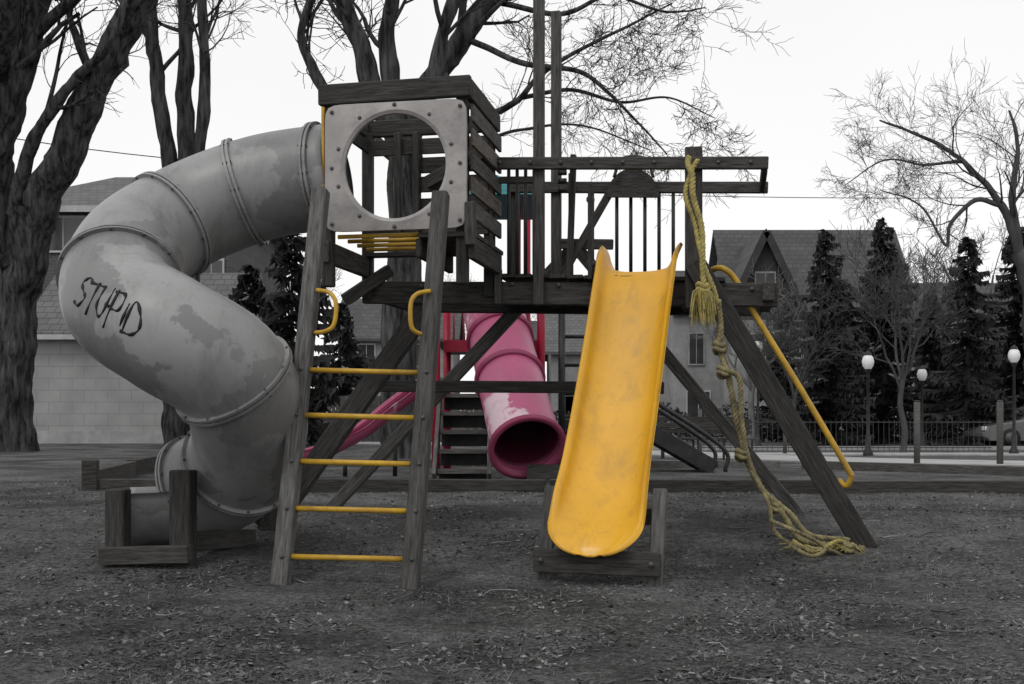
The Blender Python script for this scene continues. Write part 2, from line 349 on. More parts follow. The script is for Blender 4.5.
def panel():
    x0,x1,zz0,zz1=-W_+.012,.0,2.215,z1-.135; cx=(x0+x1)/2-.005; cz=(zz0+zz1)/2+.0; r=.345; n=96
    vs=[];fs=[]
    def outer(a):
        c,s=math.cos(a),math.sin(a); hx=(x1-x0)/2; hz=(zz1-zz0)/2
        p=14; k=(abs(c/hx)**p+abs(s/hz)**p)**(-1/p); return (c*k,s*k)
    for yy in (-.03,0.0):
        for k in range(n):
            a=2*math.pi*k/n; ox,oz=outer(a)
            vs.append(Lc(cx+ox,yy,cz+oz)); vs.append(Lc(cx+math.cos(a)*r,yy,cz+math.sin(a)*r*1.0))
            vs.append(Lc(cx+math.cos(a)*(r+.022),yy-(.012 if yy<-.01 else 0),cz+math.sin(a)*(r+.022)*1.0))
    for k in range(n):
        a=k*3; b_=((k+1)%n)*3; o=n*3
        fs+=[(a,b_,b_+2,a+2),(a+2,b_+2,b_+1,a+1),(o+a,o+a+1,o+b_+1,o+b_),(a,o+a,o+b_,b_),(a+1,b_+1,o+b_+1,o+a+1)]
    meshobj('porthole_panel',vs,fs,M_panel,PS)
    for k in range(10):
        a=2*math.pi*(k+.5)/10; q=Lc(cx+math.cos(a)*(r+.058),-.03,cz+math.sin(a)*(r+.055)); cyl(f'panel_bolt_{k}',q,q-ey*.012,.014,M_bolt,PS,8)
    for sx in (x0+.045,x1-.045):
        for sz in (zz0+.05,(zz0+zz1)/2,zz1-.05):
            q=Lc(sx,-.03,sz); cyl('panel_bolt',q,q-ey*.012,.013,M_bolt,PS,8)
panel()
for i in range(4):
    yb=.04+i*.2
    pipe(f'entrance_bar_{i}',[Lc(-.90,yb,2.19),Lc(-.34,yb,2.19)],.0145,M_yelp,PS,12,False)
for i in range(9):
    y=.02+i*.105; cab_beam(f'floor_board_{i}',(-.34,y+.03,2.18),(.045,y+.03,2.18),.098,.03,M_wood,bevel=.003)
cab_beam('floor_board_back',(-W_,.86,2.18),(-.345,.86,2.18),.098,.03,M_wood,bevel=.003)
cab_beam('floor_joist_r',(.02,.0,2.09),(.02,D_,2.09),.045,.145); cab_beam('floor_joist_l',(-W_,.0,2.09),(-W_,D_,2.09),.045,.145)
cab_beam('floor_joist_m',(-.34,.02,2.10),(-.34,D_,2.10),.04,.125)
cab_beam('corner_block',(.02,-.02,2.1),(.02,-.02,2.38),.07,.05)
cab_beam('main_beam_front',(-1.02,.93,1.915),(2.0,.93,1.915),.07,.165)
cab_beam('main_beam_rear',(-.9,1.68,1.915),(1.9,1.68,1.915),.07,.165)
for i,x in enumerate((-.9,-.05,.62,1.34)):
    cab_beam(f'joist_{i}',(x,.97,1.915),(x,1.64,1.915),.05,.14)
cab_beam('end_joist',(1.93,.8,1.93),(1.93,1.75,1.93),.08,.13)
for i in range(13): cab_beam(f'deck_board_{i}',(.08+i*.125,.86,2.01),(.08+i*.125,1.72,2.01),.115,.028,M_wood,bevel=.003)
for i,x in enumerate((.02,1.5)): cab_beam(f'hanger_block_{i}',(x,.87,1.8),(x,.87,2.06),.05,.07)
cab_beam('tall_post_front',(.32,.87,1.80),(.32,.87,4.2),.075,.08,M_wood2); cab_beam('tall_post_rear',(.33,1.62,1.85),(.33,1.62,4.17),.075,.08,M_wood2)
cab_beam('post_right_front',(1.42,.87,1.80),(1.42,.87,2.93),.12,.09); cab_beam('post_right_rear',(1.42,1.62,1.85),(1.42,1.62,2.86),.08,.08)
cab_beam('post_mid_rear',(.0,1.62,1.85),(.0,1.62,2.85),.07,.07)
cab_beam('top_rail_front',(.03,.81,2.81),(1.93,.81,2.81),.045,.085); cab_beam('top_rail_rear',(-.05,1.57,2.79),(1.95,1.57,2.79),.045,.085)
cab_beam('top_rail_end',(1.905,.84,2.79),(1.905,1.545,2.79),.04,.08)
for i in range(9):
    x=.05+i*.22; q=Lc(x,.787,2.81); cyl(f'rail_bolt_{i}',q,q-ey*.014,.013,M_bolt,PS,8)
    q=Lc(-.9+i*.34,.894,1.95); cyl(f'beam_bolt_{i}',q,q-ey*.014,.015,M_bolt,PS,8)
for i in range(5): cyl(f'baluster_{i}',Lc(.81+.108*i,1.57,2.02),Lc(.81+.108*i,1.57,2.76),.014,M_black,PS,8)
for i in range(4): cyl(f'baluster_left_{i}',Lc(.10+.062*i,.86,2.02),Lc(.10+.062*i,.86,2.77),.013,M_black,PS,8)
cab_beam('lower_rail_left',(.03,.86,2.7),(.33,.86,2.7),.03,.05)
cab_beam('board_left',(.70,.84,1.98),(.70,.84,2.66),.03,.15); cab_beam('board_left_b',(.52,1.0,1.98),(.56,.95,2.9),.04,.07)
for zz in (2.1,2.55):
    q=Lc(.70,.824,zz); cyl('board_knob',q,q-ey*.03,.03,M_bolt,PS,10)
cab_beam('rail_mid_rear',(.35,1.6,2.35),(.78,1.6,2.35),.03,.08)
cab_beam('xbrace',(.36,1.56,2.05),(.76,1.56,2.75),.03,.06); cab_beam('board_rear',(.46,1.52,2.02),(.46,1.52,2.88),.03,.09)
for k in range(3): 
    q=Lc(.50,.80,2.62+.06*k); cyl(f'chain_link_{k}',q-ex*.03,q+ex*.03,.02,M_black,PS,10)
vs=[];fs=[];n=16
for yy in (1.50,1.53):
    for k in range(n+1):
        a=math.pi*k/n; vs.append(Lc(.94+.2*math.cos(a),yy,2.70+.22*math.sin(a)))
fs=[tuple(range(n+1)),tuple(reversed(range(n+1,2*n+2)))]+[(k,n+1+k,n+2+k,k+1) for k in range(n)]+[(0,n,2*n+1,n+1)]
meshobj('arched_board',vs,fs,M_wood,PS)
pipe('steering_hoop',[Lc(.80,1.45,2.84),Lc(.85,1.45,2.97),Lc(.95,1.45,3.0),Lc(1.05,1.45,2.97),Lc(1.1,1.45,2.84)],.012,M_black,PS,8)
def ground_pt(x,y): return V(x,y,gz(x,y)-.03)
lfoot=ground_pt((266-512)/F*8.5,8.5); rfoot=ground_pt((867-512)/F*7.72,7.72)
beam('aframe_leg_left',lfoot,Lc(-.42,1.0,1.99),.15,.09,M_wood,PS,up=ey)
beam('aframe_leg_right',rfoot,P(694,262,7.9),.15,.09,M_wood,PS,up=ey)
a1=ground_pt((328-512)/F*9.75,9.75); a2=ground_pt((800-512)/F*9.35,9.35); ap=Lc(.33+.1,1.76,2.32)
beam('rear_leg_left',a1,ap,.1,.09,M_wood2,PS,up=ey); beam('rear_leg_right',a2,ap+ex*.06,.1,.07,M_wood2,PS,up=ey)
beam('rear_cross_beam',P(372,386,9.2),P(664,388,9.05),.06,.095,M_wood,PS)
beam('left_brace',P(390,270,8.5),P(345,300,8.3),.07,.09,M_wood2,PS)
pipe('hand_rail_yellow',[P(706,280,8.25),P(712,270,8.1),P(724,269,8.0),P(737,282,8.0),P(757,318,7.98),P(800,388,7.92),P(846,466,7.88),P(851,477,7.88),P(846,486,7.9),P(838,480,7.92)],.021,M_yelp,PS,10)

# ---------------- yellow slide
SL=empty('yellow_slide',(.6,6.9,.1))
T0=V(.91,8.10,0); B0=V(.455,6.66,0); hd=(B0-T0); hd.normalize(); sd=V(-hd.y,hd.x,0)
if sd.x<0: sd=-sd
prof=[(-.12,2.02),(.0,2.02),(.06,1.985),(.12,1.91),(.25,1.72),(.4,1.49),(.55,1.265),(.7,1.05),(.85,.845),(.98,.68),(1.08,.56),(1.17,.465),(1.26,.385),(1.35,.325),(1.42,.28),(1.475,.225),(1.505,.17)]
pp=catmull([V(a,0,b_) for a,b_ in prof],5)
al=[0]
for a,b_ in zip(pp,pp[1:]): al.append(al[-1]+(b_-a).length)
vs=[];fs=[];nc=30
rows=len(pp)
def section(i,inner):
    p=pp[i]; a=pp[max(0,i-1)];b_=pp[min(rows-1,i+1)]; t=(b_-a).normalized(); nrm=V(-t.z,0,t.x)
    h=p.x
    w=.25-.005*sstep(0,.4,h)+.014*sstep(.95,1.3,h)
    rem=al[-1]-al[i]
    if rem<.24: w*=math.sqrt(max(.04,1-((.24-rem)/.244)**2.2))
    wall=.135 if h>.1 else .135+ .09*sstep(.1,-.05,h)
    wall*= 1-.72*sstep(1.12,1.46,h)
    out=[]
    for k in range(nc+1):
        u=-1+2*k/nc; au=abs(u)
        if au<.6: x_=u/.6*w*.78; hh=.022*(au/.6)**3; ox=0;oh=-.02
        else:
            q=(au-.6)/.4; x_=math.copysign(w*(.78+.22*math.sin(min(1,q*1.1)*math.pi/2)),u); hh=.022+(wall-.022)*q**1.35
            ox=.016*q; oh=-.02*(1-q)-.004
        if au>.9: x_+=math.copysign(.014,u)
        if k in(0,nc): x_+=math.copysign(.02,u); hh-=.022
        if not inner: hh+=oh; x_+=math.copysign(ox,u) if k not in (0,nc) else math.copysign(.004,u)
        out.append(T0+hd*(h+nrm.x*hh)+V(0,0,p.z+nrm.z*hh)+sd*x_)
    return out
for inn in (True,False):
    for i in range(rows): vs+=section(i,inn)
c=nc+1; off=rows*c
for i in range(rows-1):
    for k in range(nc):
        a=i*c+k; fs.append((a,a+1,a+c+1,a+c)); fs.append((off+a,off+a+c,off+a+c+1,off+a+1))
    for k in (0,nc):
        a=i*c+k; fs.append((a,a+c,off+a+c,off+a))
for i in (0,rows-1):
    for k in range(nc): a=i*c+k; fs.append((a,a+1,off+a+1,off+a))
meshobj('slide_bed',vs,fs,M_yel,SL,True)
def sw(h,s,z): return T0+hd*h+sd*s+V(0,0,z)
for s,nm in ((-.325,'l'),(.355,'r')):
    beam('support_post_'+nm,sw(1.36,s,-.02),sw(1.16,s,.55),.085,.055,M_wood2,SL,up=hd)
beam('support_beam',sw(1.41,-.37,.125),sw(1.41,.40,.125),.05,.14,M_wood,SL)
for s in (-.32,.35):
    q=sw(1.435,s,.13); cyl('support_bolt',q,q+hd*.014,.016,M_bolt,SL,8)
beam('support_beam_rear',sw(1.12,-.3,.38),sw(1.12,.3,.38),.05,.1,M_wood,SL)

# ---------------- spiral tube slide
TS=empty('spiral_tube_slide',(-2,7.4,.1))
ctrl=[P(338,176,7.9),P(262,188,7.98),P(188,216,7.92),P(133,252,7.55),P(122,300,7.08),P(168,334,6.78),P(228,372,6.85),P(250,425,7.18),P(236,468,7.58),P(200,490,7.75)]
cp=catmull(ctrl,14); rT=.36
body=hollow('tube_body',cp,rT,M_grey,TS,56,.012)
hollow('tube_inner_dark_skin',cp[2:-2],rT-.02,M_greyd,TS,24,.004)  # extra skin in a darker grey, just inside the tube wall
ec=catmull([P(203,490,7.75),P(170,495,7.72),P(124,497,7.66)],8)
hollow('exit_trough',ec,rT-.016,M_grey,TS,24,.014,math.pi*.46,math.pi*1.54,ref=V(0,0,1))
def ring(i,w=.045,dr=.026,nm='flange'):
    p=cp[i]; t=(cp[min(i+1,len(cp)-1)]-cp[max(i-1,0)]).normalized()
    vs=[];fs=[];n=56; nn=t.orthogonal().normalized(); bb=t.cross(nn)
    prof_=[(-w/2,rT-.004),(-w/2,rT+dr),(-.006,rT+dr),(-.006,rT+dr*.55),(.006,rT+dr*.55),(.006,rT+dr),(w/2,rT+dr),(w/2,rT-.004)]
    m_=len(prof_)
    for k in range(n):
        a=2*math.pi*k/n; rd=nn*math.cos(a)+bb*math.sin(a)
        for s,r in prof_: vs.append(p+t*s+rd*r)
    for k in range(n):
        k2=(k+1)%n
        for j in range(m_-1): fs.append((k*m_+j,k*m_+j+1,k2*m_+j+1,k2*m_+j))
    meshobj(nm,vs,fs,M_grey,TS)
    for k in range(12):
        a=2*math.pi*(k+.3)/12; rd=nn*math.cos(a)+bb*math.sin(a); q=p+rd*(rT+dr*.6); cyl('flange_bolt',q-t*.03,q+t*.03,.009,M_bolt,TS,6)
for i in (3,17,32,50,86,110,125): ring(i)
# graffiti: spray strokes lying on the tube skin
bvh=BVHTree.FromPolygons([v.co.copy() for v in body.data.vertices],[tuple(p.vertices) for p in body.data.polygons])
letters={'S':[[(.7,.95),(.35,1.08),(.0,.8),(.3,.55),(.6,.35),(.25,-.05),(-.1,.05)]],'T':[[(-.25,.98),(.85,1.05)],[(.36,1.1),(.22,-.1)]],'U':[[(-.02,.95),(-.08,.3),(.25,-.05),(.5,.2),(.58,1.05)],[(.45,.45),(.75,.4)]],
'P':[[(-.02,-.25),(.06,1.1)],[(-.1,1.0),(.55,1.02),(.55,.5),(.0,.42)]],'I':[[(.15,.8),(.12,0)]],'D':[[(-.05,-.05),(.02,1.05),(.6,.75),(.85,.3),(.5,-.02),(-.15,-.05)]]}
rj=random.Random(9)
vs=[];fs=[]; cur=0; org=P(88,306,6.9); ang=math.radians(-24); gw=.108; gh=.165
for ci,ch in enumerate('STUPID'):
    jz=rj.uniform(-.02,.02); js=rj.uniform(.88,1.15)
    for st in letters[ch]:
        pts=catmull([V(a,b_,0) for a,b_ in st],7) if len(st)>2 else [V(*st[0],0).lerp(V(*st[1],0),k/8) for k in range(9)]
        out=[];rr=[]
        for k,q in enumerate(pts):
            lx=(cur+q.x)*gw; lz=q.y*gh*js+jz
            o_=V(org.x+lx*math.cos(ang)-lz*math.sin(ang)*.9, 5.5, org.z+lx*math.sin(ang)+lz*math.cos(ang))
            hit=bvh.ray_cast(o_,V(0,1,0))
            if hit[0] is not None:
                nn=hit[1]; nn=-nn if nn.y>0 else nn; out.append(hit[0]-nn*.003); rr.append(.0095+.003*math.sin(k*.8+ci)+rj.uniform(-.001,.001))
        if len(out)>1: tube_geo(out,rr,6,vs,fs)
    cur+=.40 if ch=='I' else .84
meshobj('graffiti_marks',vs,fs,M_ink,TS,True)
def gb(px,d): x_=(px-512)/F*d; return V(x_,d,gz(x_,d)-.03)
def post(nm,px,d,vtop,w=.12):
    b_=gb(px,d); t=V(b_.x,b_.y,P(px,vtop,d).z); beam(nm,b_,t,w,w*.8,M_wood,TS,up=ey,bevel=.008)
post('support_post_a',118,7.22,489,.13); post('support_post_b',183,7.15,470,.14); post('support_post_c',212,8.25,468,.1)
beam('support_sill_front',P(190,541,7.25),P(252,538,7.9),.07,.12,M_wood,TS); beam('support_sill_a',P(101,556,7.14),P(190,554,7.06),.08,.11,M_wood,TS)
beam('support_cross_b',P(112,530,7.35),P(112,530,8.0),.06,.1,M_wood,TS)
beam('support_strut',P(270,455,7.9),P(262,525,8.0),.08,.08,M_wood,TS)

# ---------------- rope
RP=empty('climbing_rope',(1.3,7.6,.1))
def rope(nm,pts,r,m,pitch=.09):
    p=catmull(pts,14); vs=[];fs=[]
    p=[a+V(noise.noise(a*5)*.022,noise.noise(a*5+V(9,0,0))*.02,0) for a in p]
    q=[]
    for a,b_ in zip(p,p[1:]):
        n=max(1,int((b_-a).length/.012)); 
        for k in range(n): q.append(a.lerp(b_,k/n))
    q.append(p[-1]); fr=frames(q)
    for st in range(3):
        pts2=[];L=0
        for i,c_ in enumerate(q):
            if i: L+=(q[i]-q[i-1]).length
            a=2*math.pi*(L/pitch+st/3); pts2.append(c_+(fr[i][1]*math.cos(a)+fr[i][2]*math.sin(a))*r*.5)
        tube_geo(pts2,r*.58,6,vs,fs)
    meshobj(nm,vs,fs,m,RP,True)
dR=7.55
rope('rope_upper',[P(688,157,7.85),P(691,175,7.7),P(696,205,7.65),P(702,245,7.6),P(704,290,dR)],.022,M_rope)
rope('rope_upper_b',[P(698,160,7.8),P(686,185,7.7),P(692,215,7.65),P(700,250,7.6),P(712,285,dR),P(718,310,dR),P(720,345,dR)],.017,M_rope)
rope('rope_main',[P(718,300,dR),P(722,350,dR),P(733,400,dR),P(741,440,dR),P(752,470,7.55),P(775,505,7.5),P(800,538,7.5),P(828,545,7.55),P(862,553,7.6)],.022,M_rope2)
rope('rope_second',[P(720,345,dR),P(726,368,7.5),P(738,378,7.5),P(742,410,7.5),P(748,455,7.5),P(765,490,7.5),P(790,515,7.5),P(812,535,7.5),P(850,540,7.65)],.018,M_rope2)
rope('rope_tail',[P(752,470,7.5),P(768,500,7.45),P(775,530,7.42),P(795,546,7.4),P(830,550,7.45),P(845,558,7.5)],.014,M_rope2)
rope('rope_tail',[P(792,541,7.45),P(815,552,7.4),P(838,541,7.5),P(858,549,7.6)],.014,M_rope)
rope('rope_tail',[P(770,520,7.4),P(800,532,7.3),P(824,548,7.35),P(812,556,7.25),P(790,545,7.3)],.013,M_rope2)
for u,v in ((720,348),(724,372),(742,455),(703,289),(775,507),(848,548),(858,551)):
    c_=P(u,v,7.53); pts=[c_+V(math.cos(a)*.034,math.sin(a)*.034,.014*math.sin(a*2+1)+(.03*(k/8)-.03)) for k,a in enumerate([i*.75 for i in range(17)])]
    vs=[];fs=[]; tube_geo(catmull(pts,3),.018,6,vs,fs); meshobj('rope_knot',vs,fs,M_rope if v<300 else M_rope2,RP,True)
vs=[];fs=[]
for i in range(130):
    a=R.uniform(0,6.28); c_=P(703,286,7.5); q=c_+V(math.cos(a)*R.uniform(.01,.10),math.sin(a)*.06,-R.uniform(.10,.27)); tube_geo([c_+V(math.cos(a)*.01,0,0),c_.lerp(q,.5)+V(math.cos(a)*.03,0,.015),q],.003,3,vs,fs)
for i in range(70):
    a=R.uniform(0,6.28); c_=P(R.uniform(790,860),548,7.5); q=c_+V(math.cos(a)*R.uniform(.03,.12),math.sin(a)*.06,R.uniform(-.03,.03)); tube_geo([c_,c_.lerp(q,.5)+V(0,0,.015),q],.003,3,vs,fs)
meshobj('frayed_tuft',vs,fs,M_rope,RP)

# ---------------- far playground set (red / pink)
FP=empty('red_playground_set',(.0,15.5,.2))
G2=.2
def rp(px,d,vt,r=.055,m=M_red):
    x_=(px-512)/F*d; cyl('post',V(x_,d,G2-.02),V(x_,d,P(px,vt,d).z),r,m,FP,14)
for px,d,vt in ((436,15,308),(447,15.9,303),(517,16.2,190),(541,15.4,300),(527,17.5,200)): rp(px,d,vt)
dk=1.95
x0=(440-512)/F*15.4; x1=(541-512)/F*15.4
box('deck',V((x0+x1)/2,16.3,dk),(x1-x0,1.8,.08),M_black,FP)
box('deck_skirt',V((x0+x1)/2,15.36,dk-.02),(x1-x0-.1,.03,.16),M_red,FP)
for i in range(8):
    cyl('guard_bar',V(x0+.1+i*.15,17.1,dk),V(x0+.1+i*.15,17.1,dk+.9),.014,M_red,FP,6)
vs=[V(x0-.1,15.2,3.95),V(x1+.0,15.2,3.95),V(x1+.0,17.2,3.95),V(x0-.1,17.2,3.95),V((x0+x1)/2,16.2,4.45)]
meshobj('canopy_roof',vs,[(0,1,4),(1,2,4),(2,3,4),(3,0,4),(3,2,1,0)],M_teal,FP)
for px,d in ((436,15.2),(541,15.2)): rp(px,d,200,.05)
tp=catmull([P(492,305,15.6),P(499,335,15.1),P(510,380,14.3),P(520,420,13.6),P(527,446,13.2)],8)
hollow('pink_tube',tp,.41,M_pinkw,FP,36,.015); hollow('pink_tube_dark_skin',tp[1:-2],.39,M_pinkd,FP,24,.004)  # second hollow is an extra darker pink skin inside the tube
def pring(i,w=.07,dr=.04):
    t=(tp[min(i+1,len(tp)-1)]-tp[max(0,i-1)]).normalized(); hollow('tube_flange',[tp[i]-t*w/2,tp[i]+t*w/2],.41+dr,M_pink,FP,36,dr+.012)
for i in (9,16): pring(i)
hollow('tube_mouth_lip',[tp[-1],tp[-1]+(tp[-1]-tp[-2]).normalized()*.05],.46,M_pink,FP,36,.065)
box('tube_foot',V(tp[-1].x+.25,13.35,.3),(.5,.1,.24),M_wood,FP)
wp=catmull([P(425,378,15.2),P(405,392,15.0),P(385,407,14.8),P(362,425,14.6),P(340,437,14.4),P(318,447,14.3),P(296,452,14.2)],6)
hollow('pink_wave_slide',wp,.17,M_pinkw,FP,18,.02,math.pi*.5,math.pi*1.5,ref=V(0,0,1))
for off in (-.17,.17):
    pipe('wave_slide_rim',[q+V(0,off,0.0) for q in wp[::4]],.022,M_pink,FP,8)
for px in (395,345): 
    x_=(px-512)/F*14.9; cyl('slide_leg',V(x_,14.9,.18),V(x_,14.9,.18+(.55 if px==395 else .25)),.03,M_black,FP)
for i in range(5):
    box('step',V(-.62+.0,14.2+i*.28,.3+i*.24),(.62,.28,.05),M_wood2,FP)
    box('step_riser',V(-.62,14.34+i*.28,.2+i*.24),(.60,.03,.18),M_black,FP)
for s in (-.34,.34): beam('stair_stringer',V(-.62+s,14.0,.22),V(-.62+s,15.4,1.45),.05,.16,M_wood2,FP)
ST=empty('metal_stair_unit',(2.3,17,.2))
for k,yy in enumerate((16.0,17.0)):
    pipe('stair_rail',[V(1.75,yy,1.25),V(1.9,yy,1.25),V(2.95,yy,.55),V(3.0,yy,.2)],.03,M_black,ST,8)
    beam('stair_side',V(1.8,yy,.85),V(2.85,yy,.25),.05,.22,M_black,ST)
for i in range(5): box('stair_tread',V(1.9+i*.22,16.5,.8-i*.13),(.24,1.0,.04),M_wood,ST)
for px in (1.75,): 
    for yy in (16,17): cyl('stair_post',V(px,yy,.15),V(px,yy,2.4),.05,M_black,ST)
    for z in (1.3,1.7,2.1): cyl('stair_guard',V(.7,16,z),V(1.75,16,z),.025,M_black,ST)
cyl('stair_post2',V(.7,16,.15),V(.7,16,2.6),.05,M_black,ST)
box('stair_platform',V(1.25,16.5,.9),(1.0,1.0,.08),M_black,ST)
def bench(x,y,rz=0):
    e=empty('park_bench',(x,y,gz(x,y))); z=gz(x,y); c_,s_=math.cos(rz),math.sin(rz)
    def q(a,b_,h): return V(x+a*c_-b_*s_,y+a*s_+b_*c_,z+h)
    for i in range(4): beam(f'seat_slat_{i}',q(-.8,-.2+i*.12,.45),q(.8,-.2+i*.12,.45),.1,.04,M_wood,e)
    for i in range(3): beam(f'back_slat_{i}',q(-.8,.25+.03*i,.6+i*.13),q(.8,.25+.03*i,.6+i*.13),.03,.1,M_wood,e)
    for a in (-.65,.65):
        beam('leg_front',q(a,-.2,0),q(a,-.2,.44),.05,.05,M_black,e); beam('leg_back',q(a,.18,0),q(a,.33,.92),.05,.05,M_black,e)
bench(5.0,27,.1); bench(3.9,24.5,-.2)

# ---------------- trees
def grow(lines,p,d,L,r,lev,mx,rng,up=.12,curl=.28,kids=5,rmin=.006):
    n=6 if lev<2 else 4; pts=[p.copy()]; rad=[r]; rend=max(rmin*.7,r*.38)
    for i in range(n):
        d=(d+V(rng.gauss(0,curl),rng.gauss(0,curl),rng.gauss(0,curl)+up)*.6).normalized()
        p=p+d*(L/n); pts.append(p.copy()); rad.append(lerp(r,rend,(i+1)/n))
    lines.append((pts,rad))
    if lev<mx:
        sprout(lines,pts,rad,L,lev,mx,rng,up,curl,kids,rmin)
def sprout(lines,pts,rad,L,lev,mx,rng,up,curl,kids,rmin,t0=.25,lf=.62):
    n=len(pts)-1
    for j in range(kids):
        t=lerp(t0,1,(j+rng.random())/kids)*n; i=min(n-1,int(t)); f=t-i
        q=pts[i].lerp(pts[i+1],f); dd=(pts[i+1]-pts[i]).normalized(); rr=lerp(rad[i],rad[i+1],f)
        ax=dd.orthogonal().normalized(); ax.rotate(Matrix.Rotation(rng.uniform(0,6.28),3,dd)); nd=dd.copy(); nd.rotate(Matrix.Rotation(rng.uniform(.4,1.0),3,ax))
        grow(lines,q,nd,L*rng.uniform(lf*.75,lf*1.15),max(rmin,rr*rng.uniform(.5,.72)),lev+1,mx,rng,up,curl,kids,rmin)
def tree_mesh(name,lines,m,parent=None):
    vs=[];fs=[]
    for pts,rad in lines:
        r=rad[0]; n=28 if r>.3 else 14 if r>.12 else 6 if r>.05 else 4 if r>.02 else 3
        b0=len(vs)
        tube_geo(pts,rad,n,vs,fs,cap=False)
        if r>.1:
            for i in range(b0,len(vs)):
                v=vs[i]; c_=pts[(i-b0)//n]; k=noise.noise(v*2.2)*.22+noise.noise(V(v.x*7,v.y*7,v.z*1.5))*.16+noise.noise(V(v.x*16,v.y*16,v.z*2.5))*.10
                vs[i]=v+(v-c_)*k
    return meshobj(name,vs,fs,m,parent,True)
def limb(lines,ctrl,r0,r1,kids,L,mx,rng,up=.1,curl=.28,k2=4,rmin=.007,t0=.2,rk=(.25,.45)):
    p=catmull(ctrl,10); n=len(p); rad=[lerp(r0,r1,i/(n-1)) for i in range(n)]
    p=[q+V(noise.noise(q*1.3)*r0*.35,0,noise.noise(q*1.7+V(5,5,5))*r0*.3) for q in p]
    lines.append((p,rad))
    for j in range(kids):
        t=lerp(t0,1,(j+rng.random())/kids)*(n-1); i=min(n-2,int(t)); dd=(p[i+1]-p[i]).normalized(); ax=dd.orthogonal().normalized(); ax.rotate(Matrix.Rotation(rng.uniform(0,6.28),3,dd)); nd=dd.copy(); nd.rotate(Matrix.Rotation(rng.uniform(.4,1.1),3,ax))
        grow(lines,p[i],nd,L*rng.uniform(.6,1.1),max(rmin,rad[i]*rng.uniform(*rk)),1,mx,rng,up,curl,k2,rmin)
rg=random.Random(11)
L1=[]
limb(L1,[P(14,456,25),P(14,400,25),P(17,330,25),P(22,250,25),P(30,200,24.5)],.46,.40,0,1,1,rg)
limb(L1,[P(20,290,25),P(38,215,24.6),P(62,160,24.2),P(92,95,24),P(125,30,23.8),P(155,-30,23.6),P(230,-160,23)],.40,.26,5,3.6,3,rg,t0=.5)
limb(L1,[P(12,260,25),P(-8,190,24.5),P(2,120,24),P(20,50,24),P(38,-20,24),P(60,-160,24)],.42,.30,4,4.0,3,rg,t0=.5)
limb(L1,[P(-30,190,24.5),P(-18,100,24),P(0,40,23),P(10,-40,22)],.35,.22,2,3,3,rg,t0=.4)
limb(L1,[P(14,215,24.5),P(30,150,24),P(50,110,23.7),P(85,70,23.5),P(112,40,23),P(128,-10,23)],.17,.05,5,2.2,3,rg,t0=.3)
limb(L1,[P(40,132,24),P(55,80,24),P(62,40,24),P(78,-10,24)],.06,.02,6,1.6,3,rg,t0=.2)
tree_mesh('large_bare_tree',L1,M_bark)
L2=[]
limb(L2,[P(180,450,28),P(181,400,28),P(182,330,28),P(184,250,28)],.42,.36,0,1,1,rg)
limb(L2,[P(183,280,28),P(172,190,28),P(160,100,28),P(152,20,28),P(146,-60,28)],.23,.13,4,2.4,3,rg,t0=.55)
limb(L2,[P(184,260,28),P(187,150,28),P(184,80,28),P(186,0,28),P(190,-80,28)],.25,.14,4,2.4,3,rg,t0=.55)
limb(L2,[P(185,270,28),P(196,190,28),P(204,100,28),P(203,0,28),P(205,-80,28)],.18,.1,6,2.6,4,rg,t0=.5)
tree_mesh('bare_tree',L2,M_bark)
L3=[]; d=19
limb(L3,[P(402,470,d),P(400,420,d),P(401,340,d),P(404,250,d),P(402,170,d),P(400,120,d)],.31,.26,0,1,1,rg)
limb(L3,[P(400,150,d),P(375,90,d),P(360,45,d),P(345,0,d),P(325,-60,d)],.2,.11,7,2.0,4,rg,t0=.4,k2=3)
limb(L3,[P(401,140,d),P(392,80,d),P(386,40,d),P(392,0,d),P(398,-70,d)],.18,.1,6,2.0,4,rg,t0=.4,k2=3)
limb(L3,[P(402,150,d),P(420,100,d),P(446,60,d),P(470,25,d),P(505,-20,d),P(540,-60,d)],.22,.12,6,2.0,4,rg,t0=.45,k2=3)
limb(L3,[P(402,160,d),P(430,90,d-.5),P(440,50,d-.5),P(452,0,d-.5),P(460,-60,d)],.15,.09,5,1.8,4,rg,t0=.5,k2=3)
limb(L3,[P(398,160,d),P(350,120,d+.5),P(318,80,d+.5),P(303,45,d+.5),P(306,15,d+.5),P(320,-30,d+.5)],.12,.07,8,1.6,4,rg,t0=.4,k2=3)
fk=dict(k2=4,curl=.36,rmin=.0045,rk=(.25,.4))
limb(L3,[P(438,70,d),P(480,112,d-.5),P(515,102,d-.8),P(540,75,d-1),P(590,45,d-1),P(640,20,d-1),P(672,4,d-1)],.075,.012,13,1.15,4,rg,t0=.3,up=.03,**fk)
limb(L3,[P(470,40,d),P(520,62,d-1),P(580,72,d-1.2),P(610,95,d-1.4),P(640,125,d-1.4),P(668,155,d-1.4)],.055,.01,12,1.05,4,rg,t0=.3,up=-.02,**fk)
limb(L3,[P(520,98,d-.8),P(570,90,d-1),P(620,102,d-1),P(670,98,d-1),P(715,118,d-1)],.04,.008,9,.8,4,rg,t0=.2,up=.03,**fk)
limb(L3,[P(490,0,d),P(560,14,d-1),P(610,-4,d-1),P(665,12,d-1),P(705,8,d)],.05,.01,8,.9,4,rg,t0=.3,up=.03,**fk)
limb(L3,[P(420,110,d),P(470,140,d+.5),P(520,130,d+.8),P(580,125,d+1),P(650,150,d+1)],.045,.01,10,1.0,3,rg,t0=.3,up=.02,**fk)
tree_mesh('bare_tree',L3,M_bark)
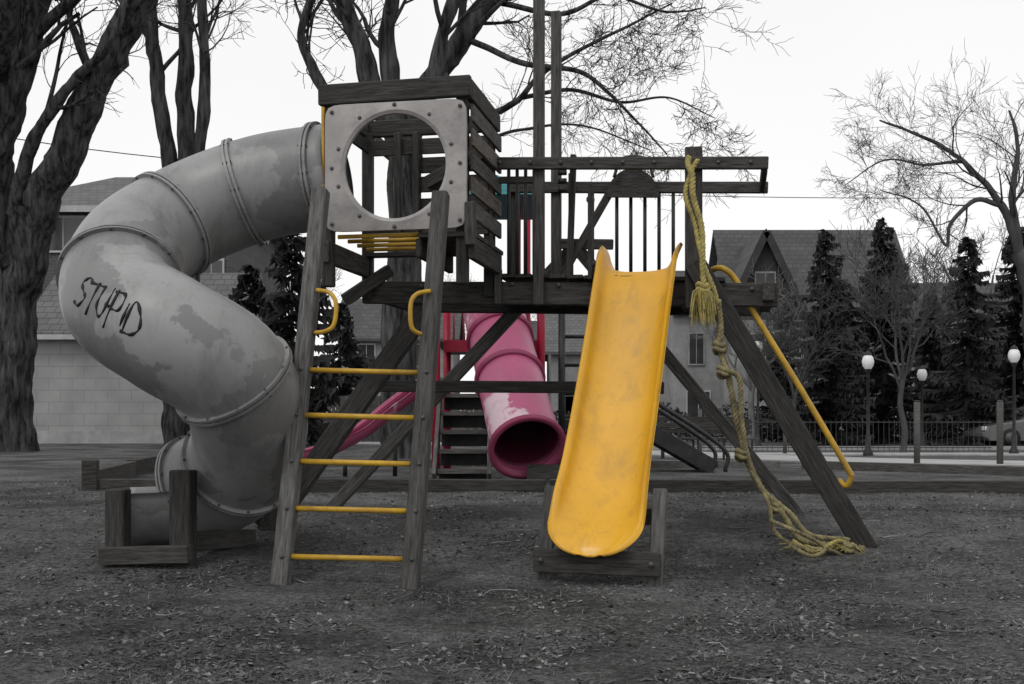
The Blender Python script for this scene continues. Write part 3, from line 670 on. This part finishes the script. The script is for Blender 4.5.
def gentree(seed,H,r,mx=5,kids=4,spread=.28,rmin=.012):
    rr=random.Random(seed); lines=[]; p=[V(0,0,-.2),V(.05,0,H*.1),V(-.05,.1,H*.22),V(0,0,H*.34)]
    pts=catmull(p,4); rad=[lerp(r,r*.75,i/(len(pts)-1)) for i in range(len(pts))]; lines.append((pts,rad))
    for k in range(kids+1):
        a=6.28*(k+rr.random()*.5)/(kids+1); grow(lines,pts[-1-(k%3)],V(math.cos(a)*.6,math.sin(a)*.6,1).normalized(),H*rr.uniform(.3,.42),r*.5,1,mx,rr,.14,spread,kids,rmin)
    return lines
def put(lines,nm,m,loc): 
    o=tree_mesh(nm,lines,m); o.location=loc; return o
tA=put(gentree(3,11,.24,5,4),'bare_tree',M_twig,(20.5,52,-.1))
def inst(src,loc,s,rz):
    o=bpy.data.objects.new('bare_tree',src.data); COL.objects.link(o); o.location=loc; o.scale=(s,s,s); o.rotation_euler=(0,0,rz); return o
tB=put(gentree(5,6.2,.10,5,4,spread=.25,rmin=.008),'bare_tree',M_bark2,((903-512)/F*33,33,-.05))
LR=[]; d=40
limb(LR,[P(1040,452,d),P(1036,380,d),P(1030,300,d),P(1020,250,d)],.35,.28,0,1,1,rg)
limb(LR,[P(1022,260,d),P(1008,220,d),P(990,190,d),P(962,160,d),P(930,140,d),P(880,120,d)],.17,.03,11,2.4,4,rg,t0=.25,up=.03)
limb(LR,[P(1020,250,d),P(1012,200,d),P(1018,150,d),P(1010,110,d)],.16,.04,9,2.2,4,rg,t0=.2)
limb(LR,[P(1000,205,d),P(975,200,d),P(950,225,d),P(945,245,d),P(920,205,d),P(880,190,d)],.10,.02,11,1.8,4,rg,t0=.2)
limb(LR,[P(962,160,d),P(925,165,d),P(885,160,d),P(845,185,d)],.06,.015,9,1.3,4,rg,t0=.2,up=.0)
tree_mesh('bare_tree',LR,M_bark2)
inst(tA,(9.3,44,-.1),.62,1.2); inst(tA,(29,56,-.1),1.0,2.2); inst(tB,((795-512)/F*36,36,-.1),.8,2)
inst(tA,(-6,70,.1),.9,2.0); inst(tA,(3,75,0),.9,3.0); inst(tA,(9,80,0),.95,4.0); inst(tA,(-14,62,.1),1.05,5.0); inst(tA,(-25,60,.1),1.2,3.9)
inst(tA,(14,85,0),1.0,1.0); inst(tA,(36,75,0),1.1,.3)
# conifers
def conifer(loc,H,rad,seed,n=115,nm='spruce_tree'):
    rr=random.Random(seed); vs=[];fs=[];
    tube_geo([V(0,0,-.2),V(0,0,H*.97)],[H*.02,.01],6,vs,fs)
    nb=int(n*H/4)
    for i in range(nb):
        t=(i+rr.random())/nb; t=t**.85; z=H*(.03+.95*t); a=rr.uniform(0,6.28); lob=.75+.35*noise.noise(V(math.cos(a)*1.5,math.sin(a)*1.5,z*1.1+seed))*1.6
        r=rad*(1-t)**.8*rr.uniform(.75,1.1)*lob+.1
        da=V(math.cos(a),math.sin(a),0); sa=V(-math.sin(a),math.cos(a),0)
        m_=max(6,int(r*16))
        for k in range(m_):
            s=((k+rr.random())/m_)**.8; c_=da*(r*s)+V(0,0,z-.34*r*s+.26*r*s*s)
            for side in (-1,1):
                l=rr.uniform(.18,.42)*(1.15-.5*s)*(1.1-.4*t); tip=c_+da*l*.7+sa*side*l*rr.uniform(.3,1)+V(0,0,-rr.uniform(-.02,.24)); k0=len(vs)
                vs+= [c_-da*.06,c_+da*.12+V(0,0,.05),tip]; fs.append((k0,k0+1,k0+2))
    o=meshobj(nm,vs,fs,M_needle); o.location=loc; return o
def cpx(px,d,vtop,rad,seed):
    x_=(px-512)/F*d; z=gz(x_,d); conifer((x_,d,z),P(px,vtop,d).z-z,rad,seed)
cpx(826,41,226,2.4,1); cpx(884,43,214,2.8,2); cpx(968,40,232,2.5,3); cpx(1018,44,222,2.9,4); cpx(930,47,290,2.0,7); cpx(850,46,280,2.2,8)
cpx(292,27,218,2.0,5); cpx(250,29,262,1.6,15); cpx(340,40,300,1.9,6); cpx(1075,40,240,2.4,9)
cpx(785,46,300,1.5,12)
vs=[];fs=[]
rr=random.Random(4)
for i in range(12000):
    x_=rr.uniform(-3,30); y_=46+rr.uniform(-.8,.8); h=1.3+.7*noise.noise(V(x_*.6,0,3)); z=rr.random()*h
    c_=V(x_,y_,z-.1); a=rr.uniform(0,6.28); l=rr.uniform(.06,.22); k=len(vs)
    vs+=[c_,c_+V(math.cos(a)*l,math.sin(a)*l,rr.uniform(-.05,.2)),c_+V(-math.sin(a)*l*.6,math.cos(a)*l*.6,.1)]; fs.append((k,k+1,k+2))
meshobj('hedge',vs,fs,M_needle)

# ---------------- buildings
def window(e,x0,x1,z0,z1,y,m=M_wtrim):
    box('window_frame',V((x0+x1)/2,y-.03,(z0+z1)/2),(x1-x0,.1,z1-z0),m,e); 
    n=2
    for i in range(n):
        w=(x1-x0-.18)/n; cx=x0+.07+w/2+i*(w+.04)
        box('window_pane',V(cx,y-.06,(z0+z1)/2),(w,.06,z1-z0-.16),M_glass,e)
def gable_x(e,x0,x1,y0,y1,ze,zr,m,ov=.4,nm='roof',wallm=None):
    ym=(y0+y1)/2; k=(zr-ze)/(ym-y0)
    for s,nmx in ((0,'front'),(1,'back')):
        a=y0-ov if s==0 else y1+ov
        vs=[V(x0-ov,a,ze-ov*k),V(x1+ov,a,ze-ov*k),V(x1+ov,ym,zr),V(x0-ov,ym,zr)]; vs+=[v+V(0,0,.16) for v in vs]
        meshobj(nm+'_'+nmx,vs,[(0,1,2,3),(4,7,6,5),(0,4,5,1),(1,5,6,2),(2,6,7,3),(3,7,4,0)],m,e)
    if wallm:
        for xx in (x0+.01,x1-.01): meshobj('gable_wall',[V(xx,y0,ze),V(xx,y1,ze),V(xx,ym,zr)],[(0,1,2)],wallm,e)
def gable_y(e,x0,x1,y0,y1,ze,zr,m,wallm,ov=.35):
    xm=(x0+x1)/2; k=(zr-ze)/(xm-x0)
    for sgn,xa in ((-1,x0-ov),(1,x1+ov)):
        vs=[V(xa,y0-ov,ze-ov*k),V(xa,y1,ze-ov*k),V(xm,y1,zr),V(xm,y0-ov,zr)]; vs+=[v+V(0,0,.2) for v in vs]
        meshobj('gable_roof',vs,[(0,1,2,3),(4,7,6,5),(0,4,5,1),(1,5,6,2),(2,6,7,3),(3,7,4,0)],m,e)
        beam('barge_board',V(xa,y0-ov-.03,ze-ov*k+.05),V(xm,y0-ov-.03,zr+.05),.08,.35,M_trim,e)
    meshobj('gable_wall',[V(x0,y0,ze),V(x1,y0,ze),V(xm,y0,zr)],[(0,1,2)],wallm,e)
GA=empty('garage',(-11,32,.2))
gx0,gx1=-13.5,-7.9
box('wall',V((gx0+gx1)/2,34.5,1.7),(gx1-gx0,5,3.3),M_block,GA)
gable_x(GA,gx0,gx1,32,37,3.35,5.15,M_shing,.3,wallm=M_white)
box('gutter',V((gx0+gx1)/2,31.66,3.17),(gx1-gx0+.6,.1,.14),M_wtrim,GA)
box('plinth',V((gx0+gx1)/2,31.97,.35),(gx1-gx0+.05,.06,.4),M_conc,GA)
BH=empty('brick_house',(-13,40,.2))
hx0,hx1=-18.5,-9.9
box('wall',V((hx0+hx1)/2,44.5,4.2),(hx1-hx0,9,8.2),M_brick,BH)
ym=44.5; vs=[V(hx0-.5,39.5,8.2),V(hx1+.5,39.5,8.2),V(hx1+.5,49.5,8.2),V(hx0-.5,49.5,8.2),V(hx0+3,ym,10.3),V(hx1-3,ym,10.3)]
meshobj('hip_roof',vs,[(0,1,5,4),(1,2,5),(2,3,4,5),(3,0,4),(3,2,1,0)],M_shing,BH)
box('fascia',V((hx0+hx1)/2,39.45,8.15),(hx1-hx0+1.02,.08,.22),M_wtrim,BH)
window(BH,-16.6,-14.9,6.7,8.0,40); window(BH,-11.0,-10.1,5.3,6.5,40); window(BH,-13.4,-12.2,5.5,7.2,40)
window(BH,-13.4,-12.2,2,3.6,40)
FN=empty('wooden_fence',(-4,33,.2))
for i in range(56): box(f'picket_{i}',V(-7.8+i*.125,33+R.uniform(-.01,.01),.85+R.uniform(-.02,.02)),(.115,.025,1.4),M_wood2,FN)
TH=empty('tudor_house',(13,54,0))
box('main_wall',V(15.4,60,2.8),(8.8,8,6),M_stucco,TH)
gable_x(TH,11,19.8,56,64,5.8,10.6,M_shing2,.4,wallm=M_stucco)
box('gable_wall_block',V(12.0,56,2.6),(3.9,4,5.8),M_stucco,TH)
gable_y(TH,10.05,13.95,54,61,5.5,9.6,M_shing2,M_trim)
box('wing_wall',V(9.5,58,2.9),(3.4,6,6.2),M_stucco,TH)
gable_x(TH,7.8,11.2,55,61,6.0,8.2,M_shing2,.3,wallm=M_stucco)
window(TH,11.5,12.5,6.6,7.8,53.98,M_stucco); window(TH,11.2,12.8,3.2,4.9,53.98); window(TH,8.5,9.3,3.4,5,55,M_stucco); window(TH,8.4,9.6,.7,2.2,55)
for x_ in (15,17.6): window(TH,x_,x_+1.3,3.2,4.9,56); window(TH,x_,x_+1.3,.7,2.3,56)
def plain(nm,x0,x1,y,ze,zr,wm,rm,dep=8):
    e=empty(nm,((x0+x1)/2,y,0)); box('wall',V((x0+x1)/2,y+dep/2,ze/2-.05),(x1-x0,dep,ze),wm,e); gable_x(e,x0,x1,y,y+dep,ze,zr,rm,.35,wallm=wm)
    n=int((x1-x0)/2.4)
    for i in range(n):
        c_=x0+(x1-x0)*(i+.5)/n
        for zz in ((1,2.4),(3.6,4.9)):
            if zz[1]<ze-.2: window(e,c_-.5,c_+.5,zz[0],zz[1],y)
    box('door',V(x0+.9,y-.04,1),(.95,.1,2.1),M_trim,e)
    return e
plain('pale_house',-9.5,-3.2,62,5.2,7.6,M_stucco,M_shing2)
plain('pale_house',2.2,7.2,64,4.6,7.0,M_stucco,M_shing)
plain('pale_house',-2.2,1.4,68,4.6,6.8,M_white,M_shing2)
plain('brick_bungalow',21.5,30,62,5.0,8.5,M_brick,M_shing2)
IF=empty('iron_fence',(10,34.6,0)); vs=[];fs=[]
for i in range(60):
    x_=5+i*.16; z=gz(x_,34.4); tube_geo([V(x_,34.4,z),V(x_,34.4,z+.95)],.008,4,vs,fs)
for h in (.12,.88): tube_geo([V(5,34.4,gz(15,34.4)+h),V(14.5,34.4,gz(15,34.4)+h)],.014,4,vs,fs)
meshobj('railings',vs,fs,M_iron,IF)

# ---------------- lamps, bollards, pole, wires
def lamp(px,d,vtop):
    x_=(px-512)/F*d; z=gz(x_,d); top=P(px,vtop,d).z; e=empty('street_lamp',(x_,d,z)); H=top-z
    lathe=[(.13,0),(.13,.12),(.08,.18),(.07,.5),(.045,.55),(.035,H-.52),(.07,H-.48),(.09,H-.40)]
    n=14
    def rev(pr,nm,m):
        vs=[];fs=[]
        for r,zz in pr:
            for k in range(n): a=6.283*k/n; vs.append(V(x_+r*math.cos(a),d+r*math.sin(a),z+zz))
        for i in range(len(pr)-1):
            for k in range(n): k2=(k+1)%n; fs.append((i*n+k,i*n+k2,(i+1)*n+k2,(i+1)*n+k))
        meshobj(nm,vs,fs,m,e,True)
    rev(lathe,'pole',M_black); rev([(.08,H-.4),(.14,H-.31),(.16,H-.2),(.13,H-.08),(.07,H-.02)],'globe',M_globe); rev([(.1,H-.03),(.09,H+.02),(.02,H+.08),(.001,H+.1)],'finial',M_black)
lamp(868,30,354); lamp(1014,31,348); lamp(922,36,368); lamp(758,36,340)
def boll(px,d,vt):
    x_=(px-512)/F*d; z=gz(x_,d); e=empty('wooden_bollard',(x_,d,z)); top=P(px,vt,d).z
    cyl('shaft',V(x_,d,z-.1),V(x_,d,top),.055,M_wood2,e,12); cyl('cap',V(x_,d,top),V(x_,d,top+.03),.045,M_wood2,e,12)
boll(917,20.0,402); boll(1000,19.5,402); boll(700,30,410); boll(785,31,412)
def wire(p0,p1,sag=.5,r=.018):
    pts=[p0.lerp(p1,k/12)-V(0,0,sag*(1-((k-6)/6)**2)) for k in range(13)]
    vs=[];fs=[];tube_geo(pts,r,4,vs,fs);return vs,fs
UP=empty('utility_wires',(0,45,8))
for i,(a,b_) in enumerate(((P(560,192,48),P(1300,190,48)),(P(-100,118,34),P(330,168,38)))):
    v_,f_=wire(a,b_,.3,.016); meshobj(f'wire_{i}',v_,f_,M_black,UP)
for nm,p in (('utility_pole',P(1300,190,48)),('utility_pole',P(-100,118,34)),):
    e=empty(nm,(p.x,p.y,0)); cyl('shaft',V(p.x,p.y,-.2),V(p.x,p.y,p.z+.5),.14,M_wood,e); beam('cross_arm',V(p.x,p.y-1,p.z+.1),V(p.x,p.y+1,p.z+.1),.1,.12,M_wood,e)

# ---------------- parked car
def car(x,y,name='parked_car'):
    z=gz(x+2,y)+.02; e=empty(name,(x,y,z))
    body=[(0,.32),(.02,.55),(.1,.70),(.9,.86),(1.25,.92),(4.15,.96),(4.4,.88),(4.45,.6),(4.42,.3)]
    vs=[];fs=[]
    bot=[(a,.22) for a in (4.3,3.0,1.4,.1)]
    pr=body+bot; n=len(pr)
    for yy,ins in ((0,.06),(.08,0),(1.62,0),(1.7,.06)):
        for a,b_ in pr: vs.append(V(x+a+(ins if a<2 else -ins),y+yy,z+b_-(ins if b_>.8 else 0)))
    for j in range(3):
        for k in range(n): k2=(k+1)%n; fs.append((j*n+k,j*n+k2,(j+1)*n+k2,(j+1)*n+k))
    fs+= [tuple(range(n)),tuple(reversed(range(3*n,4*n)))]
    meshobj('body',vs,fs,M_car,e)
    cab=[(1.15,.88),(1.85,1.38),(2.9,1.43),(3.5,1.33),(4.1,.92)]
    vs=[]; m_=len(cab)
    for yy in (.28,1.42):
        for a,b_ in cab: vs.append(V(x+a,y+(yy if b_>1.2 else (.08 if yy<.8 else 1.62)),z+b_))
    fs=[(k,k+1,m_+k+1,m_+k) for k in range(m_-1)]+[tuple(range(m_)),tuple(reversed(range(m_,2*m_)))]
    meshobj('cabin_glass',vs,fs,M_glass,e)
    beam('roof_skin',V(x+1.9,y+.85,z+1.41),V(x+3.4,y+.85,z+1.41),1.15,.06,M_car,e,bevel=.02)
    for a in (1.9,2.75,3.45): beam('pillar',V(x+a,y+.1,z+.92),V(x+a,y+.26,z+1.4),.04,.06,M_car,e)
    for a in (.85,3.5):
        for yy in (.03,1.5):
            cyl('tyre',V(x+a,y+yy-.05,z+.31),V(x+a,y+yy+.2,z+.31),.32,M_tyre,e,24); cyl('hub',V(x+a,y+yy-.06,z+.31),V(x+a,y+yy-.05,z+.31),.2,M_bolt,e,12)
    box('headlight',V(x+.1,y+.25,z+.62),(.16,.3,.14),M_globe,e,0,.02); box('bumper',V(x+.0,y+.85,z+.42),(.14,1.6,.18),M_car,e,0,.03)
car(15.9,38.2)

# ---------------- world, sun, camera
w=bpy.data.worlds.new('World'); scene.world=w; w.use_nodes=True; nt=w.node_tree; N=nt.nodes; Lk=nt.links
bg=N['Background']; sky=N.new('ShaderNodeTexSky'); sky.sky_type='NISHITA'; sky.sun_disc=False
el,az=math.radians(52),math.radians(215); sky.sun_elevation=el; sky.sun_rotation=az
bw=N.new('ShaderNodeRGBToBW'); Lk.new(sky.outputs[0],bw.inputs[0])
ml=N.new('ShaderNodeMath'); ml.operation='MULTIPLY'; ml.inputs[1].default_value=.35; Lk.new(bw.outputs[0],ml.inputs[0])
tcw=N.new('ShaderNodeTexCoord'); nw=N.new('ShaderNodeTexNoise'); nw.inputs['Scale'].default_value=1.6; nw.inputs['Detail'].default_value=5; Lk.new(tcw.outputs['Generated'],nw.inputs[0])
mw=N.new('ShaderNodeMapRange'); mw.inputs[1].default_value=.3; mw.inputs[2].default_value=.7; mw.inputs[3].default_value=8.1; mw.inputs[4].default_value=8.8; Lk.new(nw.outputs[0],mw.inputs[0])
ad=N.new('ShaderNodeMath'); ad.operation='ADD'; Lk.new(ml.outputs[0],ad.inputs[0]); Lk.new(mw.outputs[0],ad.inputs[1])
Lk.new(ad.outputs[0],bg.inputs['Color']); bg.inputs['Strength'].default_value=.1
sl=bpy.data.lights.new('Sun','SUN'); sl.energy=.9; sl.angle=math.radians(16); sl.color=(1,.985,.96)
so=bpy.data.objects.new('Sun',sl); COL.objects.link(so)
sdv=V(math.sin(az)*math.cos(el),math.cos(az)*math.cos(el),math.sin(el)); so.rotation_euler=(-sdv).to_track_quat('-Z','Y').to_euler(); so.location=(0,0,20)
cam=bpy.data.cameras.new('Camera'); co=bpy.data.objects.new('Camera',cam); COL.objects.link(co); co.location=(0,0,1); co.rotation_euler=(math.radians(90),0,0)
cam.sensor_width=36; cam.lens=F*36/1024; cam.shift_y=73/1024; cam.clip_end=3000; cam.clip_start=.05
scene.camera=co
scene.view_settings.view_transform='Standard'; scene.view_settings.look='None'
